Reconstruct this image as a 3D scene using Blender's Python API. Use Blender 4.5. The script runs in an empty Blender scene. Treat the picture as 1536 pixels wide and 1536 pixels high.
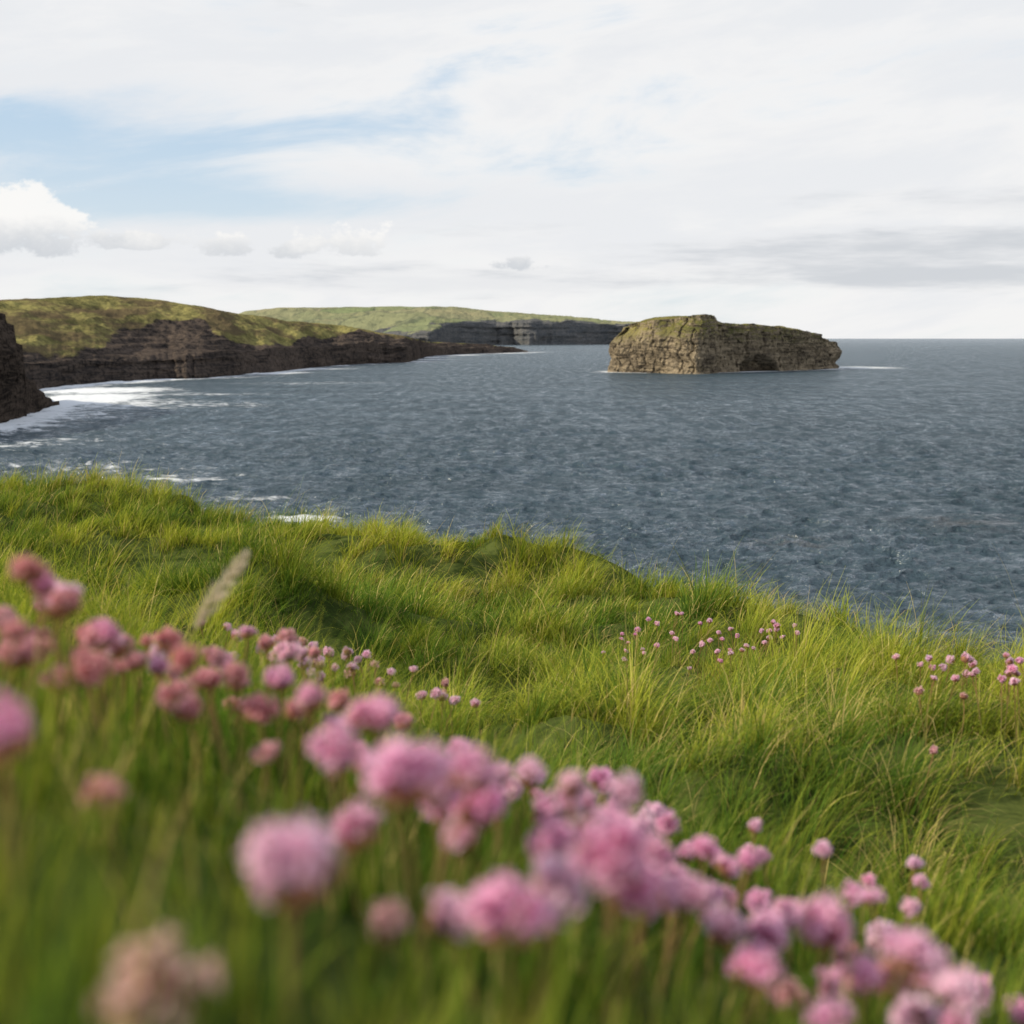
import bpy, math, numpy as np
from math import radians
rng = np.random.default_rng(7)
scene = bpy.context.scene
H = 25.0   # eye height above the sea (m)

# ------------------------------------------------------------------ noise
def _h(ix, iy, iz, seed):
    n = (ix.astype(np.int64)*374761393 + iy.astype(np.int64)*668265263 + iz.astype(np.int64)*2147483647 + seed*974634777) & 0x7fffffff
    n = ((n ^ (n >> 13))*1274126177) & 0x7fffffff
    n = ((n ^ (n >> 15))*668265263) & 0x7fffffff
    return ((n ^ (n >> 16)) & 0xffff)/65535.0
def vnoise(x, y, z=None, seed=0):
    x = np.asarray(x, float); y = np.asarray(y, float)
    z = np.zeros_like(x) if z is None else np.asarray(z, float)
    x, y, z = np.broadcast_arrays(x, y, z)
    ix, iy, iz = np.floor(x), np.floor(y), np.floor(z)
    fx, fy, fz = x-ix, y-iy, z-iz
    fx = fx*fx*(3-2*fx); fy = fy*fy*(3-2*fy); fz = fz*fz*(3-2*fz)
    r = 0
    for dx in (0, 1):
        for dy in (0, 1):
            for dz in (0, 1):
                w = (fx if dx else 1-fx)*(fy if dy else 1-fy)*(fz if dz else 1-fz)
                r = r + w*_h(ix+dx, iy+dy, iz+dz, seed)
    return r*2-1
def fbm(x, y, z=None, octv=4, seed=0, gain=.5):
    s = 0; a = 1; f = 1; t = 0
    for o in range(octv):
        s = s + a*vnoise(np.asarray(x)*f+o*17.3, np.asarray(y)*f-o*9.1, None if z is None else np.asarray(z)*f+o*5.7, seed+o)
        t += a; a *= gain; f *= 2.03
    return s/t
def sstep(a, b, x):
    t = np.clip((x-a)/(b-a), 0, 1); return t*t*(3-2*t)

# ------------------------------------------------------------------ mesh helpers
def quad_mesh(name, V, F, mat=None, cols=None, floats=None, smooth=False):
    me = bpy.data.meshes.new(name)
    V = np.ascontiguousarray(V, dtype=np.float32); F = np.ascontiguousarray(F, dtype=np.int32)
    me.vertices.add(len(V)); me.vertices.foreach_set("co", V.ravel())
    me.loops.add(F.size); me.loops.foreach_set("vertex_index", F.ravel())
    me.polygons.add(len(F))
    me.polygons.foreach_set("loop_start", np.arange(0, F.size, 4, dtype=np.int32))
    me.polygons.foreach_set("loop_total", np.full(len(F), 4, dtype=np.int32))
    me.polygons.foreach_set("use_smooth", np.full(len(F), smooth, dtype=bool))
    if cols is not None:
        at = me.attributes.new("Col", 'FLOAT_COLOR', 'POINT')
        c = np.ones((len(V), 4), np.float32); c[:, :3] = cols
        at.data.foreach_set("color", c.ravel())
    if floats:
        for k, v in floats.items():
            at = me.attributes.new(k, 'FLOAT', 'POINT')
            at.data.foreach_set("value", np.ascontiguousarray(v, dtype=np.float32).ravel())
    me.update(calc_edges=True)
    ob = bpy.data.objects.new(name, me); scene.collection.objects.link(ob)
    if mat: me.materials.append(mat)
    return ob
def grid_faces(nr, nc, wrap=False):
    r = np.arange(nr-1)[:, None]; c = np.arange(nc if wrap else nc-1)[None, :]
    c2 = (c+1) % nc
    return np.stack([r*nc+c, r*nc+c2, (r+1)*nc+c2, (r+1)*nc+c], -1).reshape(-1, 4)

# ------------------------------------------------------------------ node helpers
class NT:
    def __init__(s, nt): s.nt = nt; s.n = nt.nodes; s.l = nt.links
    def new(s, t, **k):
        nd = s.n.new(t)
        for a, b in k.items(): setattr(nd, a, b)
        return nd
    def put(s, inp, v):
        if isinstance(v, bpy.types.NodeSocket): s.l.new(v, inp)
        elif v is not None:
            if hasattr(inp, 'default_value'):
                try: inp.default_value = v
                except Exception: inp.default_value = (*v, 1)
    def M(s, op, a, b=None, c=None, clamp=False):
        nd = s.new('ShaderNodeMath', operation=op, use_clamp=clamp)
        s.put(nd.inputs[0], a); s.put(nd.inputs[1], b); s.put(nd.inputs[2], c)
        return nd.outputs[0]
    def mix(s, f, a, b, mode='MIX'):
        nd = s.new('ShaderNodeMix', data_type='RGBA', blend_type=mode)
        s.put(nd.inputs[0], f)
        for i, v in ((6, a), (7, b)):
            if isinstance(v, bpy.types.NodeSocket): s.l.new(v, nd.inputs[i])
            else: nd.inputs[i].default_value = (*v, 1)
        return nd.outputs[2]
    def noise(s, vec, scale, detail=4, rough=.5, dist=0.0):
        nd = s.new('ShaderNodeTexNoise'); s.put(nd.inputs['Vector'], vec)
        nd.inputs['Scale'].default_value = scale; nd.inputs['Detail'].default_value = detail
        nd.inputs['Roughness'].default_value = rough; nd.inputs['Distortion'].default_value = dist
        return nd.outputs[0]
    def ss(s, x, a, b, lo=0.0, hi=1.0):
        nd = s.new('ShaderNodeMapRange', interpolation_type='SMOOTHSTEP')
        s.put(nd.inputs[0], x)
        for i, v in zip((1, 2, 3, 4), (a, b, lo, hi)): s.put(nd.inputs[i], v)
        return nd.outputs[0]
    def vmul(s, vec, k, add=None):
        nd = s.new('ShaderNodeVectorMath', operation='MULTIPLY' if add is None else 'MULTIPLY_ADD')
        s.put(nd.inputs[0], vec); nd.inputs[1].default_value = k
        if add is not None: nd.inputs[2].default_value = add
        return nd.outputs[0]
    def comb(s, x, y, z):
        nd = s.new('ShaderNodeCombineXYZ')
        s.put(nd.inputs[0], x); s.put(nd.inputs[1], y); s.put(nd.inputs[2], z); return nd.outputs[0]
def new_mat(name):
    m = bpy.data.materials.new(name); m.use_nodes = True; m.node_tree.nodes.clear()
    t = NT(m.node_tree); out = t.new('ShaderNodeOutputMaterial')
    return m, t, out

# ------------------------------------------------------------------ world
SUN_EL = 31.0
sun_dir = np.array([-0.94, -0.28, 0.0]); sun_dir /= np.linalg.norm(sun_dir)
w = bpy.data.worlds.new("World"); scene.world = w; w.use_nodes = True
w.node_tree.nodes.clear(); t = NT(w.node_tree)
STR = 0.1
sky = t.new('ShaderNodeTexSky', sky_type='NISHITA')
sky.sun_disc = False; sky.sun_elevation = radians(SUN_EL)
sky.sun_rotation = math.atan2(sun_dir[0], sun_dir[1])
sky.dust_density = 0.6; sky.air_density = 1.0; sky.ozone_density = 1.5; sky.altitude = 20
tc = t.new('ShaderNodeTexCoord'); sep = t.new('ShaderNodeSeparateXYZ'); t.l.new(tc.outputs['Generated'], sep.inputs[0])
X, Y, Z = sep.outputs
az = t.M('MULTIPLY', t.M('ARCTAN2', X, Y), 57.2958)
el = t.M('MULTIPLY', t.M('ARCSINE', Z), 57.2958)
AE = t.comb(az, el, 0.0)
def gauss(a0, e0, sa, se):
    v = t.vmul(AE, (1/sa, 1/se, 0), (-a0/sa, -e0/se, 0))
    d = t.new('ShaderNodeVectorMath', operation='DOT_PRODUCT'); t.l.new(v, d.inputs[0]); t.l.new(v, d.inputs[1])
    return t.M('POWER', .36788, d.outputs['Value'])
v1 = t.comb(t.M('MULTIPLY', az, 0.045), t.M('ADD', t.M('MULTIPLY', el, 0.17), t.M('MULTIPLY', az, -0.018)), 3.0)
n1 = t.noise(v1, 1.6, 6, .60, .3)
acc = t.M('MULTIPLY_ADD', gauss(-19, 8.7, 7.5, 2.6), -.25, t.M('ADD', n1, .18))
for g, k in ((gauss(-9, 5.9, 14, 1.1), .19), (gauss(21, 11.6, 4.5, .8), .13), (gauss(-20, 4.6, 14, 1.9), .14), (gauss(-11, 13.4, 4, 1.3), .10), (gauss(6, 7.2, 8, .6), .07)):
    acc = t.M('MULTIPLY_ADD', g, -k, acc)
# cloud thinned overhead, out of view, to cut ambient light and deepen contrast
acc = t.M('SUBTRACT', acc, t.ss(el, 20, 42, 0, .14))
cov = t.ss(acc, .36, .66)
cov = t.M('MAXIMUM', cov, t.ss(el, 1.6, -0.3, 0.0, .75))
tone = t.ss(n1, .36, .62)
def sc(c, k=1/STR): return tuple(v*k for v in c)
hi_col = t.mix(tone, sc((.95, .935, .92)), sc((.84, .85, .87)))
blue = t.mix(t.ss(el, 0, 14), sc((.78, .86, .92)), sc((.50, .69, .89)))
blue = t.mix(t.ss(el, 15, 45), blue, sc((.24, .40, .70)))  # unseen upper sky made a darker blue to lower the ambient light
skyc = t.mix(.80, sky.outputs[0], blue)
col = t.mix(t.M('MULTIPLY', cov, .95), skyc, hi_col)
v3 = t.vmul(AE, (.10, .75, 0), (0, 0, 7))
n3 = t.noise(v3, .9, 5, .62)
bank = t.M('MAXIMUM', t.M('MAXIMUM', gauss(17, 3.6, 14, 1.5), gauss(-2, 2.5, 13, .8)), gauss(24, 5.6, 9, .9))
bf = t.ss(t.M('MULTIPLY_ADD', bank, .55, n3), .62, 1.02)
bcol = t.mix(t.ss(n3, .42, .66), sc((.80, .81, .83)), sc((.60, .63, .67)))
col = t.mix(t.M('MULTIPLY', bf, .85), col, bcol)
v4 = t.vmul(AE, (.5, .75, 0), (0, 0, 1))
n4 = t.M('SUBTRACT', t.noise(v4, 1.1, 6, .66), .5)
G = None
for a0, e0, sa, se, k in ((-20.8, 4.7, 2.9, 1.9, 1.05), (-17.3, 4.2, 3.2, .6, .92), (-24.5, 6.3, 2.2, 1.0, .75), (-12.6, 4.0, 1.9, .65, .80), (-10.2, 3.9, 1.6, .6, .78),
                       (-7.3, 4.3, 3.0, 1.1, .72), (0.3, 3.3, 1.5, .45, .80)):
    g = t.M('MULTIPLY', gauss(a0, e0, sa, se), t.ss(el, e0-se*1.0, e0-se*.5, 0, k))
    G = g if G is None else t.M('MAXIMUM', G, g)
f = t.ss(t.M('MULTIPLY_ADD', n4, 2.0, G), .42, .72)
c = t.mix(t.ss(t.M('MULTIPLY_ADD', n4, 2.0, t.M('MULTIPLY_ADD', az, .02, el)), 3.0, 5.0), sc((.62, .65, .69)), sc((.98, .965, .94)))
col = t.mix(t.M('MULTIPLY', f, .90), col, c)
bg = t.new('ShaderNodeBackground'); t.put(bg.inputs[0], col); bg.inputs[1].default_value = STR
ow = t.new('ShaderNodeOutputWorld'); t.l.new(bg.outputs[0], ow.inputs[0])
w.cycles.sampling_method = 'MANUAL'; w.cycles.sample_map_resolution = 256

# ------------------------------------------------------------------ sun
sl = bpy.data.lights.new("sun", 'SUN'); sl.energy = 5.0; sl.angle = radians(.6); sl.color = (1, .88, .67)
so = bpy.data.objects.new("sun", sl); scene.collection.objects.link(so)
import mathutils
sv = mathutils.Vector((sun_dir[0]*math.cos(radians(SUN_EL)), sun_dir[1]*math.cos(radians(SUN_EL)), math.sin(radians(SUN_EL))))
so.rotation_euler = sv.to_track_quat('Z', 'Y').to_euler(); so.location = (-20, -10, 60)

# ------------------------------------------------------------------ coast outline from image pixels: bearing b = x/y, depths in metres
def B(px): return (np.asarray(px, float)-768)/1872
def Dsea(dip): return H*1890/np.asarray(dip, float)

def loft(name, mat, px, dip_w, z_rel_c, z_rel_t, back, cliffrun, bench, ncol, rockline, na=1.0, seed=1, nrows=150, backrun=300, jag=1.0, ridge_n=.15, terr=4.0, rk_n=.30, wav=.10):
    px = np.asarray(px, float); P = np.linspace(px[0], px[-1], ncol); b = B(P)
    def I(v): return np.interp(P, px, np.asarray(v, float))
    D0 = 1/np.interp(P, px, 1/Dsea(dip_w))
    k9 = np.ones(15)/15; D0 = np.convolve(np.r_[np.full(7, D0[0]), D0, np.full(7, D0[-1])], k9, 'valid')
    J = D0*jag*(.018*fbm(P*.03, P*0, octv=6, seed=seed+20, gain=.6))
    Dw = D0+J
    Dc = D0+I(cliffrun)+.45*J; Db = Dc+I(bench)-.3*J; Dt = D0+I(cliffrun)+I(bench)+I(back)
    zc = H+I(z_rel_c)*D0/1890; zt = H+I(z_rel_t)*Dt/1890
    zc = np.maximum(zc*(1+wav*fbm(P*.04, P*0, octv=5, seed=seed+30, gain=.6)), 1.2)
    zt = np.maximum(zt, zc+.1); rl = I(rockline)
    segs = [(0.0, Dw-6, 0*Dw-5), (.06, Dw, 0*Dw), (.34, Dc, zc), (.42, Db, zc+.08*(zt-zc)), (.9, Dt, zt), (1.0, Dt+backrun, zt-.25*np.abs(zt)-4)]
    S = np.linspace(0, 1, nrows)
    D = np.zeros((nrows, ncol)); Zz = np.zeros((nrows, ncol)); slope = np.zeros((nrows, ncol))
    for i, s in enumerate(S):
        for k in range(len(segs)-1):
            if s <= segs[k+1][0]+1e-9:
                f = (s-segs[k][0])/(segs[k+1][0]-segs[k][0])
                fz = f
                if k == 3: fz = f**.9; slope[i] = f
                if k == 4: slope[i] = 1; fz = f**1.6
                D[i] = segs[k][1]*(1-f)+segs[k+1][1]*f; Zz[i] = segs[k][2]*(1-fz)+segs[k+1][2]*fz
                break
    Sg = S[:, None]*np.ones((1, ncol))
    x = b[None]*D; y = D
    k = 1/(30*na)
    cl = sstep(.05, .1, Sg)*(1-sstep(.34, .5, Sg))
    D2 = D + cl*na*(7*fbm(x*k*1.8, Zz*k*2.5, y*k*.4, 5, seed, gain=.6) + 2.5*vnoise((Zz+4*fbm(x*k, y*k, None, 3, seed+4))*.35/na, x*k*.6, seed=seed+3))
    sl = sstep(.38, .5, Sg)*(1-sstep(.82, .92, Sg)*(1-ridge_n))
    rid = 1-np.abs(fbm(x*k*.6, y*k*.25, None, 5, seed+5, gain=.6))*2
    Z2 = Zz + sl*na*(4.2*fbm(x*k*.7, y*k*.5, None, 6, seed+6, gain=.58)+4.4*(rid-.6)) + cl*na*1.4*fbm(x*k*2, y*k*.6, None, 4, seed+8)
    Z2 = np.where(Sg < .055, Zz, Z2)
    x2 = b[None]*D2
    rn = fbm(x*k*.9, y*k*.4, None, 5, seed+9, gain=.6)
    rock = np.clip(1-sstep(-.10, .10, slope-rl[None]-rk_n*rn), 0, 1)
    rock = np.maximum(rock, (Sg < .385)*1.0)
    q = terr*na; zw = Z2+1.2*q*fbm(x*k*.8, y*k*.4, None, 4, seed+12)
    fr_ = zw/q-np.floor(zw/q); Zt_ = (np.floor(zw/q)+sstep(.35, .9, fr_))*q-(zw-Z2)
    Z2 = Z2*(1-.7*rock*(Sg > .3))+Zt_*(.7*rock*(Sg > .3))
    V = np.stack([x2, D2, Z2], -1).reshape(-1, 3)
    quad_mesh(name, V, grid_faces(nrows, ncol), mat, floats={'Rock': rock, 'Up': slope}, smooth=True)
    return np.stack([b*Dw, Dw], -1)

def rock_mat(name, g_lo, g_hi, r_lo, r_hi, scale, haze=0.0, fields=False, normal_grass=False, top_z=20, bump=3.5, dark=.45, hs=.03, heath=0.0):
    m, t, out = new_mat(name)
    geo = t.new('ShaderNodeNewGeometry'); pos = geo.outputs['Position']
    at = t.new('ShaderNodeAttribute', attribute_name='Rock')
    big = t.noise(pos, .02/scale, 4, .6); fine = t.noise(pos, .35/scale, 5, .70)
    strat = t.noise(t.vmul(pos, (hs/scale, hs/scale, .45/scale)), 1.0, 5, .7, .8)
    rk = t.mix(t.ss(strat, .38, .62), r_lo, r_hi)
    rk = t.mix(t.ss(big, .4, .6, 0, .5), rk, tuple(v*1.3 for v in r_hi))
    rk = t.mix(t.ss(fine, .46, .68), rk, tuple(v*dark for v in r_lo))
    gr = t.mix(t.ss(t.M('ADD', t.M('MULTIPLY', big, .5), t.M('MULTIPLY', fine, .5)), .42, .58), g_lo, g_hi)
    if heath:
        hn = t.noise(t.vmul(pos, (.024, .010, .06)), 1.0, 6, .68)
        gr = t.mix(t.ss(hn, .45, .57, 0, heath), gr, (.105, .072, .046))
    if fields:
        vo = t.new('ShaderNodeTexVoronoi', feature='F1'); t.put(vo.inputs['Vector'], t.vmul(pos, (1, .35, 0))); vo.inputs['Scale'].default_value = .0042
        vs = t.new('ShaderNodeSeparateColor'); t.l.new(vo.outputs['Color'], vs.inputs[0])
        gr = t.mix(vs.outputs[0], gr, (.17, .20, .07)); gr = t.mix(t.M('MULTIPLY', vs.outputs[1], .6), gr, (.29, .25, .13))
        ve = t.new('ShaderNodeTexVoronoi', feature='DISTANCE_TO_EDGE'); t.put(ve.inputs['Vector'], t.vmul(pos, (1, .35, 0))); ve.inputs['Scale'].default_value = .0042
        gr = t.mix(t.ss(ve.outputs[0], .03, .012, 0, .45), gr, (.05, .06, .03))
    sepn = t.new('ShaderNodeSeparateXYZ'); t.l.new(geo.outputs['Normal'], sepn.inputs[0])
    f = at.outputs['Fac']
    f = t.ss(t.M('ADD', f, t.M('MULTIPLY', t.M('SUBTRACT', fine, .5), 1.1)), .35, .65)
    if normal_grass:
        sp = t.new('ShaderNodeSeparateXYZ'); t.l.new(pos, sp.inputs[0])
        g = t.ss(t.M('ADD', sepn.outputs[2], t.M('MULTIPLY', t.M('SUBTRACT', t.noise(pos, .12, 5, .7), .5), 2.0)), .22, .54)
        g = t.M('MULTIPLY', g, t.ss(sp.outputs[2], top_z-12, top_z+6))
        f = t.M('SUBTRACT', 1.0, g)
    c = t.mix(f, gr, rk)
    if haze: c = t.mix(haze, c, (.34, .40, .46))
    bs = t.new('ShaderNodeBsdfDiffuse'); t.put(bs.inputs[0], c)
    bp = t.new('ShaderNodeBump'); bp.inputs['Strength'].default_value = .8; bp.inputs['Distance'].default_value = bump*scale
    t.put(bp.inputs['Height'], t.M('ADD', fine, strat)); t.l.new(bp.outputs[0], bs.inputs['Normal'])
    t.l.new(bs.outputs[0], out.inputs[0])
    return m

mat_head = rock_mat("headland_rock_and_turf", (.115, .105, .038), (.32, .285, .10), (.028, .023, .021), (.100, .076, .060), 1.0, .02, bump=2.4, hs=.04, heath=.75)
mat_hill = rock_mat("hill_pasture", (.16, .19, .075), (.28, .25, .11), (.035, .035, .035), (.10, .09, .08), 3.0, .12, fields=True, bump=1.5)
mat_cliff = rock_mat("dark_cliff_rock", (.07, .08, .03), (.16, .15, .06), (.024, .020, .018), (.090, .070, .056), .6, hs=.04)
mat_stack = rock_mat("sea_stack_rock", (.082, .086, .028), (.21, .185, .062), (.072, .058, .044), (.27, .22, .15), .9, .01, normal_grass=True, top_z=28, bump=1.1, dark=.28, hs=.04)

shoreB = loft("grassy_headland", mat_head,
     [-420, -150, 0, 100, 160, 230, 300, 330, 430, 500, 560, 612, 640, 700, 770, 792],
     [110, 90, 82, 72, 67, 62, 60, 58, 48, 41, 38, 37, 27, 24, 21.5, 20.5],
     [-44, -42, -40, -36, -34, -30, -26, -20, -13, -9, -3, -13, -12, -14, -16, -20],
     [70, 62, 56, 62, 64, 58, 48, 42, 27, 20, 12, 2, -5, -7.5, -13, -19.5],
     [200, 200, 200, 210, 210, 200, 190, 180, 170, 150, 120, 90, 90, 80, 60, 20],
     [14]*16, [25]*14+[12, 4], 900,
     [.0, .0, .0, .02, .15, .50, .72, .26, .02, .46, .60, .78, .9, .9, 1, 1.2], seed=3, jag=1.4, rk_n=.26, nrows=170)
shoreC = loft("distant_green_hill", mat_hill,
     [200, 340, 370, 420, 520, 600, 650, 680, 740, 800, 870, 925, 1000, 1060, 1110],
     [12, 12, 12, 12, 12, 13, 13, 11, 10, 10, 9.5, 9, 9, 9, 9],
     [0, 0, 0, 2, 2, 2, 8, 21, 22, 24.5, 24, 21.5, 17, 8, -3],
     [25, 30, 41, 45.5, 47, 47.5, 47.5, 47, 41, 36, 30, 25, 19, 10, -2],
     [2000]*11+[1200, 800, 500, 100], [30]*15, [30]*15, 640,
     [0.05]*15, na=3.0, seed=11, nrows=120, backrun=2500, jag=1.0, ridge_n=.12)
shoreA = loft("near_rocky_cliff", mat_cliff,
     [-500, -250, -60, 0, 10, 12, 22, 24, 33, 35, 50, 52, 62, 64, 73, 75, 84],
     [190, 160, 140, 129, 126, 125, 124, 123, 121, 118, 114, 112, 108, 107, 105, 104, 103],
     [20, 20, 0, -10, -14, -18, -22, -40, -44, -74, -78, -84, -86, -94, -96, -102, -103],
     [60, 60, 45, 38, 34, 22, 18, -4, -8, -60, -66, -78, -82, -90, -94, -101, -103],
     [60, 50, 40, 30, 28, 25, 22, 20, 16, 14, 12, 10, 8, 6, 4, 3, 2], [3]*15+[2, 1], [8]*15+[2, 1], 640,
     [1.2]*17, na=.45, seed=23, nrows=150, backrun=60, jag=.8, wav=.05, terr=7)

# ------------------------------------------------------------------ sea stack
poly = np.array([[74, 930], [92, 915], [112, 897], [130, 881], [136, 885], [146, 905], [156, 920], [178, 938], [198, 955], [215, 968], [236, 990],
                 [258, 1018], [276, 1050], [277, 1066], [262, 1085], [230, 1090], [180, 1062], [130, 1030], [95, 990], [76, 955]], float)
def resample(p, n):
    q = np.vstack([p, p[:1]]); d = np.r_[0, np.cumsum(np.linalg.norm(np.diff(q, axis=0), axis=1))]
    s = np.linspace(0, d[-1], n, endpoint=False)
    return np.stack([np.interp(s, d, q[:, 0]), np.interp(s, d, q[:, 1])], -1), s
o, arc = resample(poly, 1400)
ker = np.ones(9)/9; o = np.stack([np.convolve(np.r_[o[-4:, i], o[:, i], o[:4, i]], ker, 'valid') for i in (0, 1)], -1)
tg = np.roll(o, -1, 0)-np.roll(o, 1, 0); tg /= np.linalg.norm(tg, axis=1)[:, None]
nrm = np.stack([tg[:, 1], -tg[:, 0]], -1)
cen = np.array([165., 990.])
def topz(x): return np.interp(x, [60, 76, 84, 103, 117, 139, 147, 150, 153, 180, 196, 228, 245, 256, 266, 280], [30, 33, 36, 38.6, 40.2, 41.4, 41, 39.5, 36.2, 35.2, 34.6, 31.6, 29, 25.5, 22.5, 20])
M_ = 130; tt = np.linspace(0, 1, M_)[:, None]
tz = (topz(o[:, 0])+.8*fbm(o[:, 0]*.15, o[:, 1]*.15, None, 4, 30))[None]; zz_ = -3+tt*(tz+3)
X0 = np.repeat(o[None, :, 0], M_, 0); Y0 = np.repeat(o[None, :, 1], M_, 0)
off = 4.2*fbm(X0*.05, Y0*.05, zz_*.05, 4, 31)+2.6*fbm(X0*.16, Y0*.16, zz_*.12, 5, 35, gain=.6)
zw = zz_+4.0*fbm(X0*.03, Y0*.03, None, 3, 44)+X0*.05
off += .7*vnoise(zw*.32, X0*.04, Y0*.04, 36)+.4*vnoise(zw*.8, X0*.05, Y0*.05, 37)
aw = arc[None]+5*fbm(X0*.08, zz_*.15, Y0*.08, 3, 45)
off += 1.5*(_h(np.floor(aw/7.5), np.floor((zw+3*vnoise(np.floor(aw/7.5), 0*aw, seed=9))/7.5), np.zeros_like(aw), 5)-.5)+.7*(_h(np.floor(aw/3.1+.3), np.floor((zw+4*vnoise(np.floor(aw/3.1), 0*aw+3, seed=9))/4.3), np.zeros_like(aw), 6)-.5)
off -= 2.6*np.exp(-((aw/11.0-np.floor(aw/11.0)-.5)/.07)**2)*_h(np.floor(aw/11), np.floor(aw/11), np.zeros_like(aw), 8)
off += 2.5*(1-sstep(0, .12, tt))
leftface = 1-sstep(128, 140, X0)
off -= sstep(.62, 1.0, tt)*(1.2+8.5*leftface*np.clip(.6+.8*vnoise(X0*.09, Y0*0, seed=40), .1, 1.4))
rend = sstep(255, 272, X0)
off += rend*(4.0*np.exp(-((zz_-14)/4.5)**2)-2.5*np.exp(-((zz_-5)/3)**2))
Xs = X0+nrm[None, :, 0]*off; Ys = Y0+nrm[None, :, 1]*off
front = (Y0 < 1000) & (X0 > 160) & (X0 < 225)
u = (X0-188)/17.0
arch = np.clip(1-np.abs(u)**1.7, 0, 1)**.6*14.0*(1+.2*vnoise(X0*.25, X0*0, seed=50))
inside = sstep(-1.0, 7.0, arch-zz_)*front
Ys = Ys+inside*13; Xs = Xs-inside*3
Zs = np.array(zz_)+.5*fbm(X0*.2, Y0*.2, None, 3, 51)*sstep(.8, 1, tt)*2
rings = [np.stack([Xs, Ys, Zs], -1).reshape(-1, 3)]
nr = M_
for k in np.linspace(.04, 1, 22):
    px_ = Xs[-1]*(1-k)+cen[0]*k; py_ = Ys[-1]*(1-k)+cen[1]*k
    z_ = topz(px_)+1.6*fbm(px_*.08, py_*.08, None, 4, 52)+min(k*8, 1)*.6
    z_ = z_*min(1, k*5)+Zs[-1]*(1-min(1, k*5))
    rings.append(np.stack([px_, py_, z_], -1)); nr += 1
V = np.vstack(rings)
quad_mesh("sea_stack", V, grid_faces(nr, len(o), wrap=True), mat_stack, floats={'Rock': np.ones(len(V))}, smooth=False)
shoreS = o[::12]

# ------------------------------------------------------------------ sea
dips = np.concatenate([np.linspace(.9, 60, 150), np.linspace(60.6, 480, 680), np.geomspace(490, 4000, 24)])
Drow = (H*1890/dips)[::-1]
Drow = np.r_[Drow, 90000.]
acol = np.concatenate([np.linspace(-3, -.62, 30), np.linspace(-.6, .6, 1150), np.linspace(.62, 3, 30)])
DD, AA = np.meshgrid(Drow, acol, indexing='ij')
sx = DD*AA; sy = DD.copy(); sz = np.zeros_like(sx); dx = np.zeros_like(sx); dy = np.zeros_like(sx)
sp = np.gradient(Drow); sp = np.maximum(np.abs(sp), Drow*.00105)[:, None]
group = .85+.6*fbm(sx/30, sy/30, None, 3, 77)
for i in range(60):
    lam = float(np.exp(rng.uniform(np.log(.8), np.log(9.5))))
    ang = radians(-78)+rng.normal()*.6
    kx, ky = math.cos(ang), math.sin(ang); kk = 2*math.pi/lam
    A = lam*.0145*(1.0 if lam < 4 else (4/lam)**.6)
    fade = sstep(1.3, 2.8, lam/sp)
    ph = kk*(kx*sx+ky*sy)+rng.uniform(0, 6.28)
    sz += A*fade*group*np.cos(ph); dx -= .8*A*fade*kx*np.sin(ph); dy -= .8*A*fade*ky*np.sin(ph)
def seg_dist(px, py, poly):
    d = np.full(px.shape, 1e9)
    for p in poly: d = np.minimum(d, (px-p[0])**2+(py-p[1])**2)
    return np.sqrt(d)
foam = np.zeros_like(sx)
near = (DD < 3500) & (AA < .32) & (AA > -.62)
qx, qy = sx[near], sy[near]
vB = shoreB[::8]; dB = seg_dist(qx, qy, vB)
brk = .75+.55*fbm(qx/60, qy/60, None, 3, 79)          # surf comes and goes along the shore
f = .92*brk*np.exp(-(dB/(30+qy*.018)))
dA = seg_dist(qx, qy, shoreA[::12]); f = np.maximum(f, .88*np.exp(-(dA/24)))
dS = seg_dist(qx, qy, shoreS); f = np.maximum(f, .90*brk*np.exp(-(dS/18)))
def blob(x0, y0, sx_, sy_, k): return k*np.exp(-((qx-x0)/sx_)**2-((qy-y0)/sy_)**2)
for bl in ((-180, 500, 34, 90, .90), (-200, 600, 50, 60, .74), (-150, 410, 50, 50, .46), (-62, 222, 24, 14, .44), (-29.5, 171, 8, 7, .64), (-160, 470, 70, 80, .54),
           (-120, 470, 60, 40, .44), (-120, 300, 50, 40, .42), (-85, 240, 40, 25, .40), (300, 1075, 55, 70, .62), (15, 3800, 300, 500, .5),
           (-150, 560, 70, 30, .46), (-110, 700, 90, 50, .40), (-45, 195, 20, 10, .38)):
    f = np.maximum(f, blob(*bl))
foam[near] = f
sz += 2.4*np.clip(foam-.55, 0, 1)*(.6+fbm(sx/7, sy/14, None, 3, 78))*(sy < 900)
kelp = np.zeros_like(sx)
for x0, y0, a_, b_ in ((62, 168, 9, 6), (34, 150, 7, 4)):
    kelp = np.maximum(kelp, .6*np.exp(-((sx-x0)/a_)**2-((sy-y0)/b_)**2))
V = np.stack([sx+dx, sy+dy, sz], -1).reshape(-1, 3)
m, t, out = new_mat("sea_water")
geo = t.new('ShaderNodeNewGeometry'); pos = geo.outputs['Position']
fo = t.new('ShaderNodeAttribute', attribute_name='Foam'); ke = t.new('ShaderNodeAttribute', attribute_name='Kelp')
pw = t.vmul(pos, (.8, 1.5, 1))
rip = t.noise(pw, 1.3, 3, .65)
mid = t.noise(pw, .30, 4, .65, .3)
big = t.noise(t.vmul(pos, (1, 2.2, 0)), .018, 3, .6)
strk = t.noise(t.vmul(pos, (.20, .035, 0)), 1.0, 4, .75)
bp = t.new('ShaderNodeBump'); bp.inputs['Strength'].default_value = 1.0; bp.inputs['Distance'].default_value = .6
t.put(bp.inputs['Height'], t.M('ADD', rip, t.M('MULTIPLY', mid, 1.8)))
wcol = t.mix(t.ss(big, .35, .65), (.034, .056, .070), (.042, .068, .086))
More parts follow.
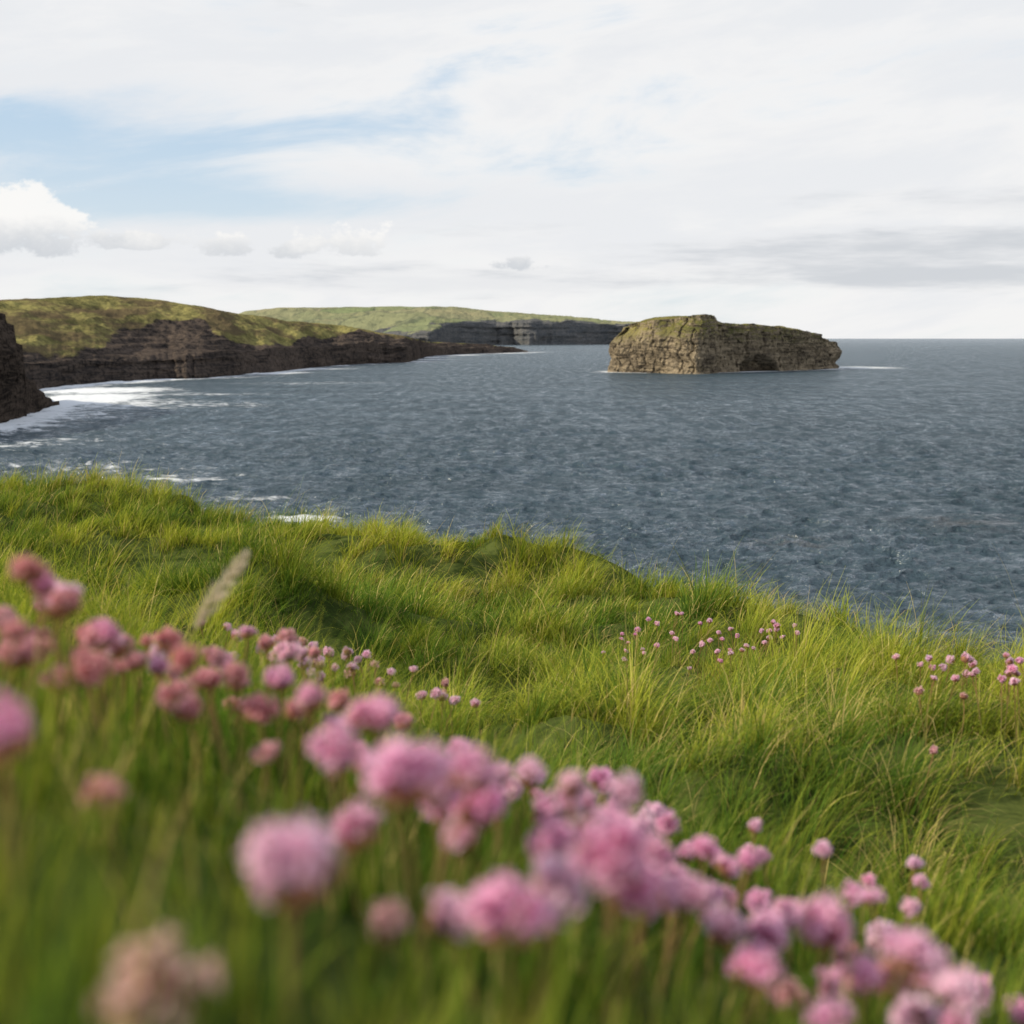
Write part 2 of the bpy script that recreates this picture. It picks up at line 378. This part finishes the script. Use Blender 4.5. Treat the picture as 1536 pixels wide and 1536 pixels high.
wcol = t.mix(t.M('MULTIPLY', t.M('MULTIPLY', ke.outputs['Fac'], .55), t.ss(mid, .4, .6)), wcol, (.12, .085, .06))
df = t.new('ShaderNodeBsdfDiffuse'); t.put(df.inputs[0], wcol); t.l.new(bp.outputs[0], df.inputs['Normal'])
gl = t.new('ShaderNodeBsdfGlossy'); gl.inputs['Roughness'].default_value = .18; gl.inputs[0].default_value = (.90, .95, 1, 1); t.l.new(bp.outputs[0], gl.inputs['Normal'])
fr = t.new('ShaderNodeFresnel'); fr.inputs[0].default_value = 1.34; t.l.new(bp.outputs[0], fr.inputs['Normal'])
fac = t.M('ADD', .04, t.M('MULTIPLY', t.M('MINIMUM', fr.outputs[0], .7), .66))
mix_ = t.M('ADD', t.M('MULTIPLY', mid, .55), t.M('MULTIPLY', rip, .45))
fac = t.M('MULTIPLY', fac, t.ss(mix_, .40, .62, .46, 1.55))
fac = t.M('MULTIPLY', fac, t.ss(strk, .36, .64, .68, 1.34))
fac = t.M('MULTIPLY', fac, t.ss(big, .3, .7, .90, 1.10))
ms = t.new('ShaderNodeMixShader'); t.put(ms.inputs[0], fac); t.l.new(df.outputs[0], ms.inputs[1]); t.l.new(gl.outputs[0], ms.inputs[2])
fn = t.noise(t.vmul(pos, (.5, 1, 1)), .22, 6, .76, .6)
ff = t.ss(t.M('MULTIPLY_ADD', fn, 1.3, fo.outputs['Fac']), 1.02, 1.30)
fd = t.new('ShaderNodeBsdfDiffuse'); fd.inputs[0].default_value = (.70, .73, .76, 1)
m2 = t.new('ShaderNodeMixShader'); t.put(m2.inputs[0], ff); t.l.new(ms.outputs[0], m2.inputs[1]); t.l.new(fd.outputs[0], m2.inputs[2])
t.l.new(m2.outputs[0], out.inputs[0])
quad_mesh("sea", V, grid_faces(*sx.shape), m, floats={'Foam': foam, 'Kelp': kelp}, smooth=True)

# ------------------------------------------------------------------ clifftop ground (heights relative to the eye)
def yedge(x):
    return np.interp(x, [-14, -6, -4, -1.9, 0, .9, 1.7, 2.35, 4, 8, 20], [15, 13.4, 12.6, 10.6, 9.5, 8.6, 6.7, 5.7, 4.9, 4.0, 2.5])+.12*vnoise(x*1.3, x*0, seed=61)
def ftip(y): return np.interp(y, [-6, 0, .5, 1, 2, 3, 4, 5, 6.5, 8, 10, 12, 20], [-.05, 0, .18, .36, .70, .92, 1.08, 1.20, 1.38, 1.53, 1.59, 1.62, 1.75])
def mound(x, y): return fbm(np.asarray(x)*1.9, np.asarray(y)*2.2, None, 2, 64)
def gz(x, y):
    x = np.asarray(x, float); y = np.asarray(y, float)
    xl = np.clip(x, -6, 6)
    xt = np.where(xl < 0, -.42*xl/(1+.1*np.maximum(y, 0)**2), -.42*xl*np.exp(-(y/1.7)**2))
    xt = np.where(y < .3, np.clip(xt, -.5, .2), xt)
    z = -.11-ftip(y)+xt-.07*sstep(1, 3, y)
    def hm(x0, y0, r, a, ry=None): return a*np.exp(-((x-x0)/r)**2-((y-y0)/(ry or r))**2)
    z = z+hm(1.15, 2.9, .7, .15)+hm(-4.2, 11.8, .8, .22)+hm(-.7, 9.0, .8, .10)+hm(-4.5, 11, 2.5, .06)+hm(-.9, 5.4, 1.1, .22, .5)+hm(.9, 5.9, .6, .15, .4)+hm(.35, 3.3, .35, .11, .3)
    z = z-hm(.15, 4.2, .5, .26, .4)-hm(.55, 2.0, .4, .20, .3)-hm(-2.2, 7.4, .9, .20, .5)-hm(2.0, 6.0, .8, .14)-hm(-.5, 3.4, .5, .14, .3)
    k = sstep(1.3, 3, y)
    z = z+k*(.12*fbm(x*.75+3, y*.75, None, 2, 62)+.19*mound(x, y))+.012*fbm(x*7, y*7, None, 2, 65)
    return z
gx = np.concatenate([np.linspace(-22, -6.2, 40), np.linspace(-6, 6, 300), np.linspace(6.2, 22, 40)])
gy = np.concatenate([np.linspace(-8, 0, 30), np.linspace(.04, 14, 380), np.linspace(14.1, 22, 60)])
GY, GX = np.meshgrid(gy, gx, indexing='ij')
ye = yedge(GX); over = GY-ye
gzv = H+gz(GX, np.minimum(GY, ye))
drop = np.clip(over, 0, None)
fall = .7*drop**2
fall = np.where(drop > 1.0, .7+(drop-1.0)*9.5, fall)
zc_ = gzv-fall+(drop > .6)*.5*fbm(GX*.8, GY*.8, gzv-fall, 3, 66)
zc_ = np.maximum(zc_, -3)
m, t, out = new_mat("turf_and_soil")
geo = t.new('ShaderNodeNewGeometry'); pos = geo.outputs['Position']
c = t.mix(t.ss(t.noise(pos, 9, 4, .65), .35, .65), (.030, .045, .012), (.085, .105, .028))
sn = t.new('ShaderNodeSeparateXYZ'); t.l.new(geo.outputs['Normal'], sn.inputs[0])
rc = t.mix(t.ss(t.noise(t.vmul(pos, (.3, .3, 3)), 1, 4, .6), .35, .65), (.03, .028, .025), (.10, .085, .07))
c = t.mix(t.ss(sn.outputs[2], .6, .35), c, rc)
bs = t.new('ShaderNodeBsdfDiffuse'); t.put(bs.inputs[0], c); t.l.new(bs.outputs[0], out.inputs[0])
quad_mesh("clifftop_ground", np.stack([GX, GY, zc_], -1).reshape(-1, 3), grid_faces(*GX.shape), m, smooth=True)

# ------------------------------------------------------------------ grass: tussocks of curved blades
def make_grass():
    # y0,y1, blades/m2, half-width slope, length range, blade width, tussock spacing
    zones = [(.18, .62, 13000, .65, (.05, .10), .0014, .045), (.62, 1.3, 7500, .54, (.05, .105), .0015, .06), (1.3, 2.6, 7000, .54, (.11, .185), .0017, .14), (2.6, 5.5, 4800, .52, (.11, .24), .0022, .22), (5.5, 14.2, 1900, .49, (.12, .26), .0042, .30)]
    R = []
    for y0, y1, dens, hw, Ls, wd, spc in zones:
        nt = int(hw*(y1**2-y0**2)/spc**2*1.25)
        cy = np.sqrt(rng.uniform(y0**2, y1**2, nt)); cx = rng.uniform(-hw, hw, nt)*cy
        per = max(4, int(dens*spc**2/1.25)); cnt = rng.poisson(per, nt)
        size = rng.uniform(.6, 1.3, nt)*(1+.4*fbm(cx*1.6, cy*1.6, None, 2, 70)); size = np.clip(size, .62, 1.45)
        ti = np.repeat(np.arange(nt), cnt); n = len(ti)
        r = np.abs(rng.normal(0, .42, n))*spc*size[ti]; a = rng.uniform(0, 2*math.pi, n)
        x = cx[ti]+r*np.cos(a); y = cy[ti]+r*np.sin(a)
        L = rng.uniform(Ls[0], Ls[1], n)*size[ti]*np.clip(1.12-.45*(r/spc)**2, .45, 1.2)
        L *= rng.uniform(.65, 1.1, n)
        if y0 < 1: L *= np.interp(y, [.2, .5, .9, 1.3], [.8, .95, .95, 1.5])
        tcol = rng.normal(0, 1, nt)[ti]; twind = rng.normal(0, .6, nt)[ti]
        k = (y < yedge(x)+.25) & (y > .17)
        R.append([q[k] for q in (x, y, L, np.full(n, wd)*rng.uniform(.6, 1.4, n), a, r/spc, tcol, twind)])
    x, y, L, W, A_, rr, tcol, twind = [np.concatenate(c) for c in zip(*R)]
    n = len(x)
    far_ = sstep(1.2, 2.2, y)
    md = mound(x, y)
    L = L*(1+.20*far_*fbm(x*1.5+9, y*1.5, None, 2, 72)+.25*far_*md)
    ye_ = yedge(x); yy = np.minimum(y, ye_)
    z = H+gz(x, yy)-.7*np.clip(y-ye_, 0, None)**2-.01
    wa = -.25+1.5*fbm(x*.6+5, y*.6, None, 2, 81)+twind
    vx = np.cos(A_)*(.35+1.1*rr)+.65*np.cos(wa)+rng.normal(0, .45, n); vy = np.sin(A_)*(.35+1.1*rr)+.65*np.sin(wa)+rng.normal(0, .45, n)
    phi = np.arctan2(vy, vx)
    th0 = np.abs(rng.normal(.08, .14, n))+.45*rr*far_
    bend = rng.uniform(.2, 1.7, n)*(.45+.65*far_)+.6*rr*far_
    patch = fbm(x*1.1, y*1.1, None, 3, 91)
    dry = np.zeros(n)
    for x0, y0, r, a in ((.66, 3.05, .28, .8), (.85, 2.1, .30, .5), (-.5, 8.0, .8, .4), (1.3, 3.2, .5, .3), (-.45, 1.8, .2, .45), (1.0, 2.5, .3, .4), (-.15, 2.0, .2, .3), (2.1, 5.2, .6, .3), (1.4, 6.5, .7, .3), (-4.2, 12, .7, .4), (.5, 5.6, .5, .2), (-.17, .55, .08, .3)):
        dry = np.maximum(dry, a*np.exp(-((x-x0)**2+(y-y0)**2)/r**2))
    r1 = rng.uniform(0, 1, n); r2 = rng.uniform(0, 1, n)
    yel = np.clip(.30+.70*patch+.60*md*far_+.28*tcol+.26*rng.normal(0, 1, n)+dry*.8-.14*(1-far_), 0, 1)[:, None]  # beside real yellowing, mound and tussock terms paint hollow shade and bright tops
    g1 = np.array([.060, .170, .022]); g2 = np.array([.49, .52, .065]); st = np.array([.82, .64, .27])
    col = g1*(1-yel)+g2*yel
    isdry = (r1 < .05+.08*np.clip(patch, 0, 1)+.42*dry)
    tall = (r2 < .006) & (y > 2.0)
    L = np.where(tall, L*1.35+.03, L); W = np.where(tall, W*.7, W); bend = np.where(tall, bend*.7, bend)
    isdry = (isdry | tall)[:, None]
    col = np.where(isdry, st*rng.uniform(.6, 1.15, (n, 1)), col)
    col = col*rng.uniform(.7, 1.25, (n, 1))
    K = 5
    V = np.zeros((n, K, 2, 3), np.float32); C = np.zeros((n, K, 2, 3), np.float32)
    p = np.stack([x, y, z], -1)
    tw = rng.normal(0, .6, n)
    sd = np.stack([-np.sin(phi+tw), np.cos(phi+tw), np.zeros(n)], -1)
    for k in range(K):
        s = k/(K-1)
        wk = (W*(1-s**1.6)*.5+.00015)[:, None]
        V[:, k, 0] = p-sd*wk; V[:, k, 1] = p+sd*wk
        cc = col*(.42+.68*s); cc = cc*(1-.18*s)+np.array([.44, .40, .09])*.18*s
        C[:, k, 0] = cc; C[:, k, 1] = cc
        th = np.minimum(th0+bend*((s+.12)**1.25), 2.3)
        st_ = (L/(K-1))[:, None]
        p = p+st_*np.stack([np.sin(th)*np.cos(phi), np.sin(th)*np.sin(phi), np.cos(th)], -1)
    base = (np.arange(n)*K*2)[:, None]
    F = np.concatenate([base+np.array([[2*k, 2*k+1, 2*k+3, 2*k+2]]) for k in range(K-1)], 1).reshape(-1, 4)
    m, t, out = new_mat("grass_blade")
    at = t.new('ShaderNodeAttribute', attribute_name='Col')
    d = t.new('ShaderNodeBsdfDiffuse'); t.l.new(at.outputs['Color'], d.inputs[0])
    tr = t.new('ShaderNodeBsdfTranslucent'); t.put(tr.inputs[0], t.mix(1.0, at.outputs['Color'], (1.2, 1.2, .6), 'MULTIPLY'))
    m1 = t.new('ShaderNodeMixShader'); m1.inputs[0].default_value = .34; t.l.new(d.outputs[0], m1.inputs[1]); t.l.new(tr.outputs[0], m1.inputs[2])
    t.l.new(m1.outputs[0], out.inputs[0])
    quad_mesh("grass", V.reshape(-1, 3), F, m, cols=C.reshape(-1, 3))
    print("blades", n)
make_grass()

# ------------------------------------------------------------------ sea-pink (thrift) flowers
def head_template(seed, nf=60):
    r = np.random.default_rng(seed); V = []; F = []; C = []   # C: 0 petal base,1 petal tip,2 bract,3 core
    def add(vs, cs):
        b = len(V); V.extend(vs); C.extend(cs); F.append([b, b+1, b+2, b+3])
    nl, nm = 6, 10; b0 = len(V)
    for i in range(nl+1):
        th = math.pi*i/nl
        for j in range(nm):
            ph = 2*math.pi*j/nm
            V.append((.29*math.sin(th)*math.cos(ph), .29*math.sin(th)*math.sin(ph), -.04+.25*math.cos(th))); C.append(3)
    for i in range(nl):
        for j in range(nm): F.append([b0+i*nm+j, b0+i*nm+(j+1) % nm, b0+(i+1)*nm+(j+1) % nm, b0+(i+1)*nm+j])
    ga = math.pi*(3-5**.5)
    lump = r.normal(0, 1, 3)
    for i in range(nf):
        zc = 1-(i+.5)/nf*1.22; zc += r.normal(0, .05); zc = max(-.3, min(1, zc))
        ph = ga*i+r.normal(0, .25); rr = math.sqrt(1-zc*zc)
        n = np.array([rr*math.cos(ph), rr*math.sin(ph), zc]); n /= np.linalg.norm(n)
        up = np.array([0, 0, 1.]) if abs(n[2]) < .9 else np.array([1., 0, 0])
        a = np.cross(up, n); a /= np.linalg.norm(a); bb = np.cross(n, a)
        cpt = n*(.29+r.uniform(-.07, .10)+.06*math.sin(3*ph+lump[0])+.05*math.sin(2*ph+5*zc+lump[1]))*np.array([1, 1, .78])
        rot = r.uniform(0, 6.28); op = r.uniform(.35, 1.15)
        for p in range(5):
            q = rot+p*2*math.pi/5; d = math.cos(q)*a+math.sin(q)*bb; e = -math.sin(q)*a+math.cos(q)*bb
            p0 = cpt; pm = cpt+d*.09*op+n*.11; pt = cpt+d*.18*op+n*(.14+r.uniform(-.04, .04))
            add([p0, pm-e*.060, pt, pm+e*.060], [0, 0.6, 1, 0.6])
    for i in range(30):
        ph = i*ga; rr = .20+.14*(i % 3)/2
        d = np.array([math.cos(ph), math.sin(ph), 0]); e = np.array([-math.sin(ph), math.cos(ph), 0])
        z0 = -.36; p0 = d*.06+np.array([0, 0, z0-.03]); pm = d*rr+np.array([0, 0, z0+.06]); pt = d*(rr+.10)+np.array([0, 0, z0+.28+.06*r.uniform()])
        add([p0, pm-e*.07, pt, pm+e*.07], [2, 2, 2, 2])
    return np.array(V, float), np.array(F), np.array(C, float)
T = [head_template(s, nf) for s, nf in ((1, 50), (2, 44), (3, 26), (4, 56), (5, 38), (6, 32), (7, 46))]
FV = []; FF = []; FC = []; nv = 0
def add_part(V, F, C):
    global nv
    FV.append(V); FF.append(F+nv); FC.append(C); nv += len(V)
PINK = np.array([.90, .30, .60]); PALE = np.array([.93, .64, .74]); SALM = np.array([.76, .30, .29]); BRN = np.array([.62, .42, .33])
def flower(x, y, z, d, tint='p', root=None):
    i = rng.integers(0, 7); V, F, C = T[i]
    if tint == 'b': V, F, C = T[2]
    g = H+float(gz(x, y))
    tilt = rng.normal(0, .34, 2)
    R = np.array(mathutils.Euler((tilt[0], tilt[1], rng.uniform(0, 6.28))).to_matrix())
    hv = (V*np.array([rng.uniform(.85, 1.15), 1, rng.uniform(.75, 1.15)])*(d/.95))@R.T+np.array([x, y, z])
    pc = {'p': PINK, 'l': PALE, 'r': SALM, 'b': BRN}[tint]
    pc = np.clip(pc*rng.uniform(.90, 1.10, 3), 0, 1); k = rng.uniform(0, .45)
    pc = pc*(1-k)+PALE*k
    cp = np.clip(C, 0, 1)[:, None]**.8
    lite = pc*.30+np.array([.97, .84, .91])*.70 if tint != 'b' else pc*.5+np.array([.88, .72, .62])*.5
    if tint == 'r': lite = pc*.45+np.array([.93, .74, .70])*.55
    cc = (pc*np.array([.86, .52, .74]))*(1-cp)+lite*cp  # petals: magenta shadow painted into bases, pale highlight added to the lighter tips
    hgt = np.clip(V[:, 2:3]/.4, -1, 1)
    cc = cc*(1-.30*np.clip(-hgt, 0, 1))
    jit = np.repeat(rng.uniform(.76, 1.14, (len(V)+3)//4), 4)[:len(V), None]; cc = np.clip(cc*jit, 0, .95)
    cc[C == 2] = np.array([.46, .24, .15])*rng.uniform(.7, 1.2); cc[C == 3] = pc*np.array([.5, .32, .38])
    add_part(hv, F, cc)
    ls = max(.04, z-g+.01)
    rx = x+rng.normal(0, .12)*ls; ry = y+rng.normal(0, .12)*ls
    p0 = np.array([rx, ry, g-.01]); p2 = np.array([x, y, z-d*.33]); p1 = (p0+p2)/2+np.array([rng.normal(0, .07)*ls, rng.normal(0, .07)*ls, ls*.08])
    nl = 7; s = np.linspace(0, 1, nl)[:, None]
    cl = (1-s)**2*p0+2*s*(1-s)*p1+s**2*p2
    an = np.arange(5)*2*math.pi/5; rad = .0010
    ring = np.stack([np.cos(an), np.sin(an), 0*an], -1)*rad
    sv_ = (cl[:, None]+ring[None]).reshape(-1, 3)
    sr = np.repeat(s, 5, 0)
    sc_ = np.array([.18, .22, .06])*(1-sr)+np.array([.32, .18, .09])*sr
    add_part(sv_, grid_faces(nl, 5, True), sc_*rng.uniform(.7, 1.2))
NEAR = [(-.056, .30, -.133, .0235, 'l'), (-.083, .27, -.151, .027, 'b'), (.031, .36, -.156, .026, 'p'), (-.034, .38, -.138, .028, 'p'), (-.015, .45, -.162, .022, 'p'),
 (-.063, .55, -.171, .024, 'p'), (-.074, .50, -.171, .022, 'p'), (-.002, .36, -.175, .027, 'p'), (-.021, .40, -.196, .022, 'l'), (-.045, .42, -.208, .016, 'b'),
 (-.060, .45, -.185, .022, 'p'), (-.014, .50, -.195, .022, 'p'), (-.022, .50, -.209, .02, 'l'), (.018, .50, -.213, .022, 'p'), (.077, 1.0, -.369, .024, 'p'),
 (.134, .50, -.249, .024, 'p'), (.155, .45, -.236, .025, 'p'), (.105, .50, -.268, .022, 'p'), (.30, .75, -.42, .024, 'p'), (.15, .50, -.272, .02, 'p'),
 (.19, .9, -.43, .022, 'p'), (.205, 1.2, -.523, .022, 'p'), (.164, 1.1, -.476, .02, 'p'), (.131, 1.0, -.407, .024, 'p'), (.134, 1.1, -.438, .022, 'l'),
 (.049, 1.0, -.386, .023, 'p'), (.015, 1.0, -.366, .024, 'l'), (-.269, .72, -.154, .026, 'l'), (-.243, 1.3, -.335, .024, 'l'), (-.203, .8, -.225, .022, 'r'),
 (-.273, .8, -.197, .022, 'r'), (-.21, .75, -.222, .022, 'r'), (-.158, .75, -.23, .024, 'r'), (-.118, .7, -.21, .02, 'r'), (-.217, .95, -.27, .018, 'r'),
 (-.288, .7, -.182, .024, 'r'), (-.15, .35, -.114, .02, 'p'), (-.266, .85, -.226, .018, 'r'), (-.339, .8, -.183, .022, 'r'), (-.258, .75, -.204, .02, 'r'),
 (-.264, .7, -.197, .016, 'r'), (-.144, .7, -.242, .016, 'r'), (-.10, 1.1, -.35, .018, 'r'), (-.13, .9, -.27, .02, 'r'), (.12, .7, -.336, .022, 'p'), (.094, .7, -.33, .022, 'l'),
 (.176, .75, -.366, .022, 'p'), (.065, .6, -.284, .022, 'p'), (.31, .7, -.405, .022, 'p'), (.143, .6, -.34, .02, 'r'), (.28, .72, -.41, .02, 'l'), (.06, .7, -.285, .022, 'p'),
 (.03, .62, -.24, .022, 'l'), (.02, .66, -.262, .022, 'p'), (.09, .95, -.40, .02, 'p'), (.06, 1.05, -.41, .022, 'p'), (.11, 1.05, -.43, .02, 'p'), (.0, 1.05, -.395, .02, 'l'),
 (.23, .8, -.42, .02, 'r'), (.18, .65, -.36, .02, 'p'), (.21, .62, -.345, .022, 'l'),
 (.045, .42, -.195, .022, 'p'), (.015, .40, -.185, .02, 'l'), (-.03, .47, -.175, .022, 'p'), (.075, .50, -.235, .022, 'p'), (.10, .55, -.275, .02, 'l'), (.12, .55, -.28, .022, 'p'),
 (.20, .55, -.30, .02, 'p'), (.17, .52, -.285, .02, 'r'), (.22, .58, -.345, .022, 'p'), (.185, .48, -.268, .02, 'l'), (.05, .8, -.31, .02, 'p'), (.10, .85, -.37, .02, 'l'), (.155, .85, -.405, .022, 'p'),
 (.19, .50, -.295, .02, 'p'), (.165, .47, -.275, .022, 'l'), (.13, .47, -.275, .02, 'p'), (-.145, .42, -.16, .014, 'r'),
 (-.24, .68, -.185, .022, 'r'), (-.31, .78, -.20, .022, 'r'), (-.28, .85, -.215, .02, 'l'), (-.19, .70, -.215, .02, 'r')]
for x, y, z, d, c in NEAR: flower(x, y, H+z, d, c)
for i in range(85):      # more of the same bank
    y = rng.uniform(.55, 1.25); x = rng.uniform(-.42, .36)*y
    z = float(gz(x, y))+rng.uniform(.07, .115)
    flower(x, y, H+z, rng.uniform(.012, .021), ('r' if x < -.05 and rng.uniform() < .7 else 'p' if rng.uniform() < .5 else 'l'))
def cluster(pts, n, spread, h, tints='lpp'):
    pts = np.array(pts, float)
    for i in range(n):
        s = rng.uniform(0, len(pts)-1); k = int(s); f = s-k
        q = pts[k]*(1-f)+pts[min(k+1, len(pts)-1)]*f+rng.normal(0, 1, 2)*spread
        z = float(gz(q[0], q[1]))+rng.uniform(*h)
        flower(q[0], q[1], H+z, rng.uniform(.016, .024), tints[rng.integers(0, len(tints))])
cluster([(-.50, 2.3), (-.36, 2.35), (-.12, 2.25)], 44, (.05, .08), (.22, .28), 'lllb')
cluster([(.45, 4.9), (.68, 4.7), (.85, 4.5), (1.0, 4.5)], 48, (.06, .12), (.19, .26), 'lllp')
cluster([(1.0, 2.75), (1.18, 2.85), (1.30, 2.85)], 42, (.06, .12), (.14, .20), 'llp')
cluster([(-.30, 1.45), (-.24, 1.4)], 7, (.03, .05), (.14, .18), 'lrp')
for p in ((.98, 2.6), (.85, 2.4), (.9, 2.65)): flower(p[0], p[1], H+float(gz(*p))+.16, .022, 'b')
m, t, out = new_mat("thrift_petals_and_stems")
at = t.new('ShaderNodeAttribute', attribute_name='Col')
d = t.new('ShaderNodeBsdfDiffuse'); t.l.new(at.outputs['Color'], d.inputs[0])
tr = t.new('ShaderNodeBsdfTranslucent'); t.l.new(at.outputs['Color'], tr.inputs[0])
m1 = t.new('ShaderNodeMixShader'); m1.inputs[0].default_value = .30; t.l.new(d.outputs[0], m1.inputs[1]); t.l.new(tr.outputs[0], m1.inputs[2])
t.l.new(m1.outputs[0], out.inputs[0])
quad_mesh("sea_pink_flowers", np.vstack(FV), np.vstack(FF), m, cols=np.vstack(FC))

# ------------------------------------------------------------------ dry seed head of a taller grass
FV = []; FF = []; FC = []; nv = 0
base = np.array([-.31, .95, H+float(gz(-.31, .95))]); top = np.array([-.205, .93, H-.165])
mid_ = np.array([-.262, .94, H-.24])
s = np.linspace(0, 1, 16)[:, None]; cl = (1-s)**2*base+2*s*(1-s)*mid_+s**2*top
an = np.arange(5)*2*math.pi/5; ring = np.stack([np.cos(an), np.sin(an), 0*an], -1)*.0006
add_part((cl[:, None]+ring).reshape(-1, 3), grid_faces(16, 5, True), np.tile([.45, .36, .2], (80, 1)))
for i in range(150):
    f = rng.uniform(.62, 1.0); c0 = (1-f)**2*base+2*f*(1-f)*mid_+f**2*top
    tg_ = top-mid_; tg_ /= np.linalg.norm(tg_)
    d_ = rng.normal(0, 1, 3); d_ -= tg_*d_.dot(tg_); d_ /= np.linalg.norm(d_)
    wid = .009*math.sin((f-.58)/.46*math.pi)+.001
    p1 = c0+d_*wid+tg_*.008; e = np.cross(tg_, d_)*.0012
    add_part(np.array([c0, (c0+p1)/2-e, p1, (c0+p1)/2+e]), np.array([[0, 1, 2, 3]]), np.tile(np.array([.75, .66, .50])*rng.uniform(.8, 1.1), (4, 1)))
quad_mesh("dry_grass_seed_head", np.vstack(FV), np.vstack(FF), m, cols=np.vstack(FC))

# ------------------------------------------------------------------ camera
cd = bpy.data.cameras.new("camera"); cam = bpy.data.objects.new("camera", cd); scene.collection.objects.link(cam)
cam.location = (0, 0, H); cam.rotation_euler = (radians(82), 0, 0)
cd.sensor_width = 36; cd.lens = 43.45; cd.clip_start = .02; cd.clip_end = 200000
cd.dof.use_dof = True; cd.dof.focus_distance = 6.5; cd.dof.aperture_fstop = 5.6
scene.camera = cam
scene.view_settings.view_transform = 'Standard'; scene.view_settings.look = 'None'; scene.view_settings.exposure = 0; scene.view_settings.gamma = 1
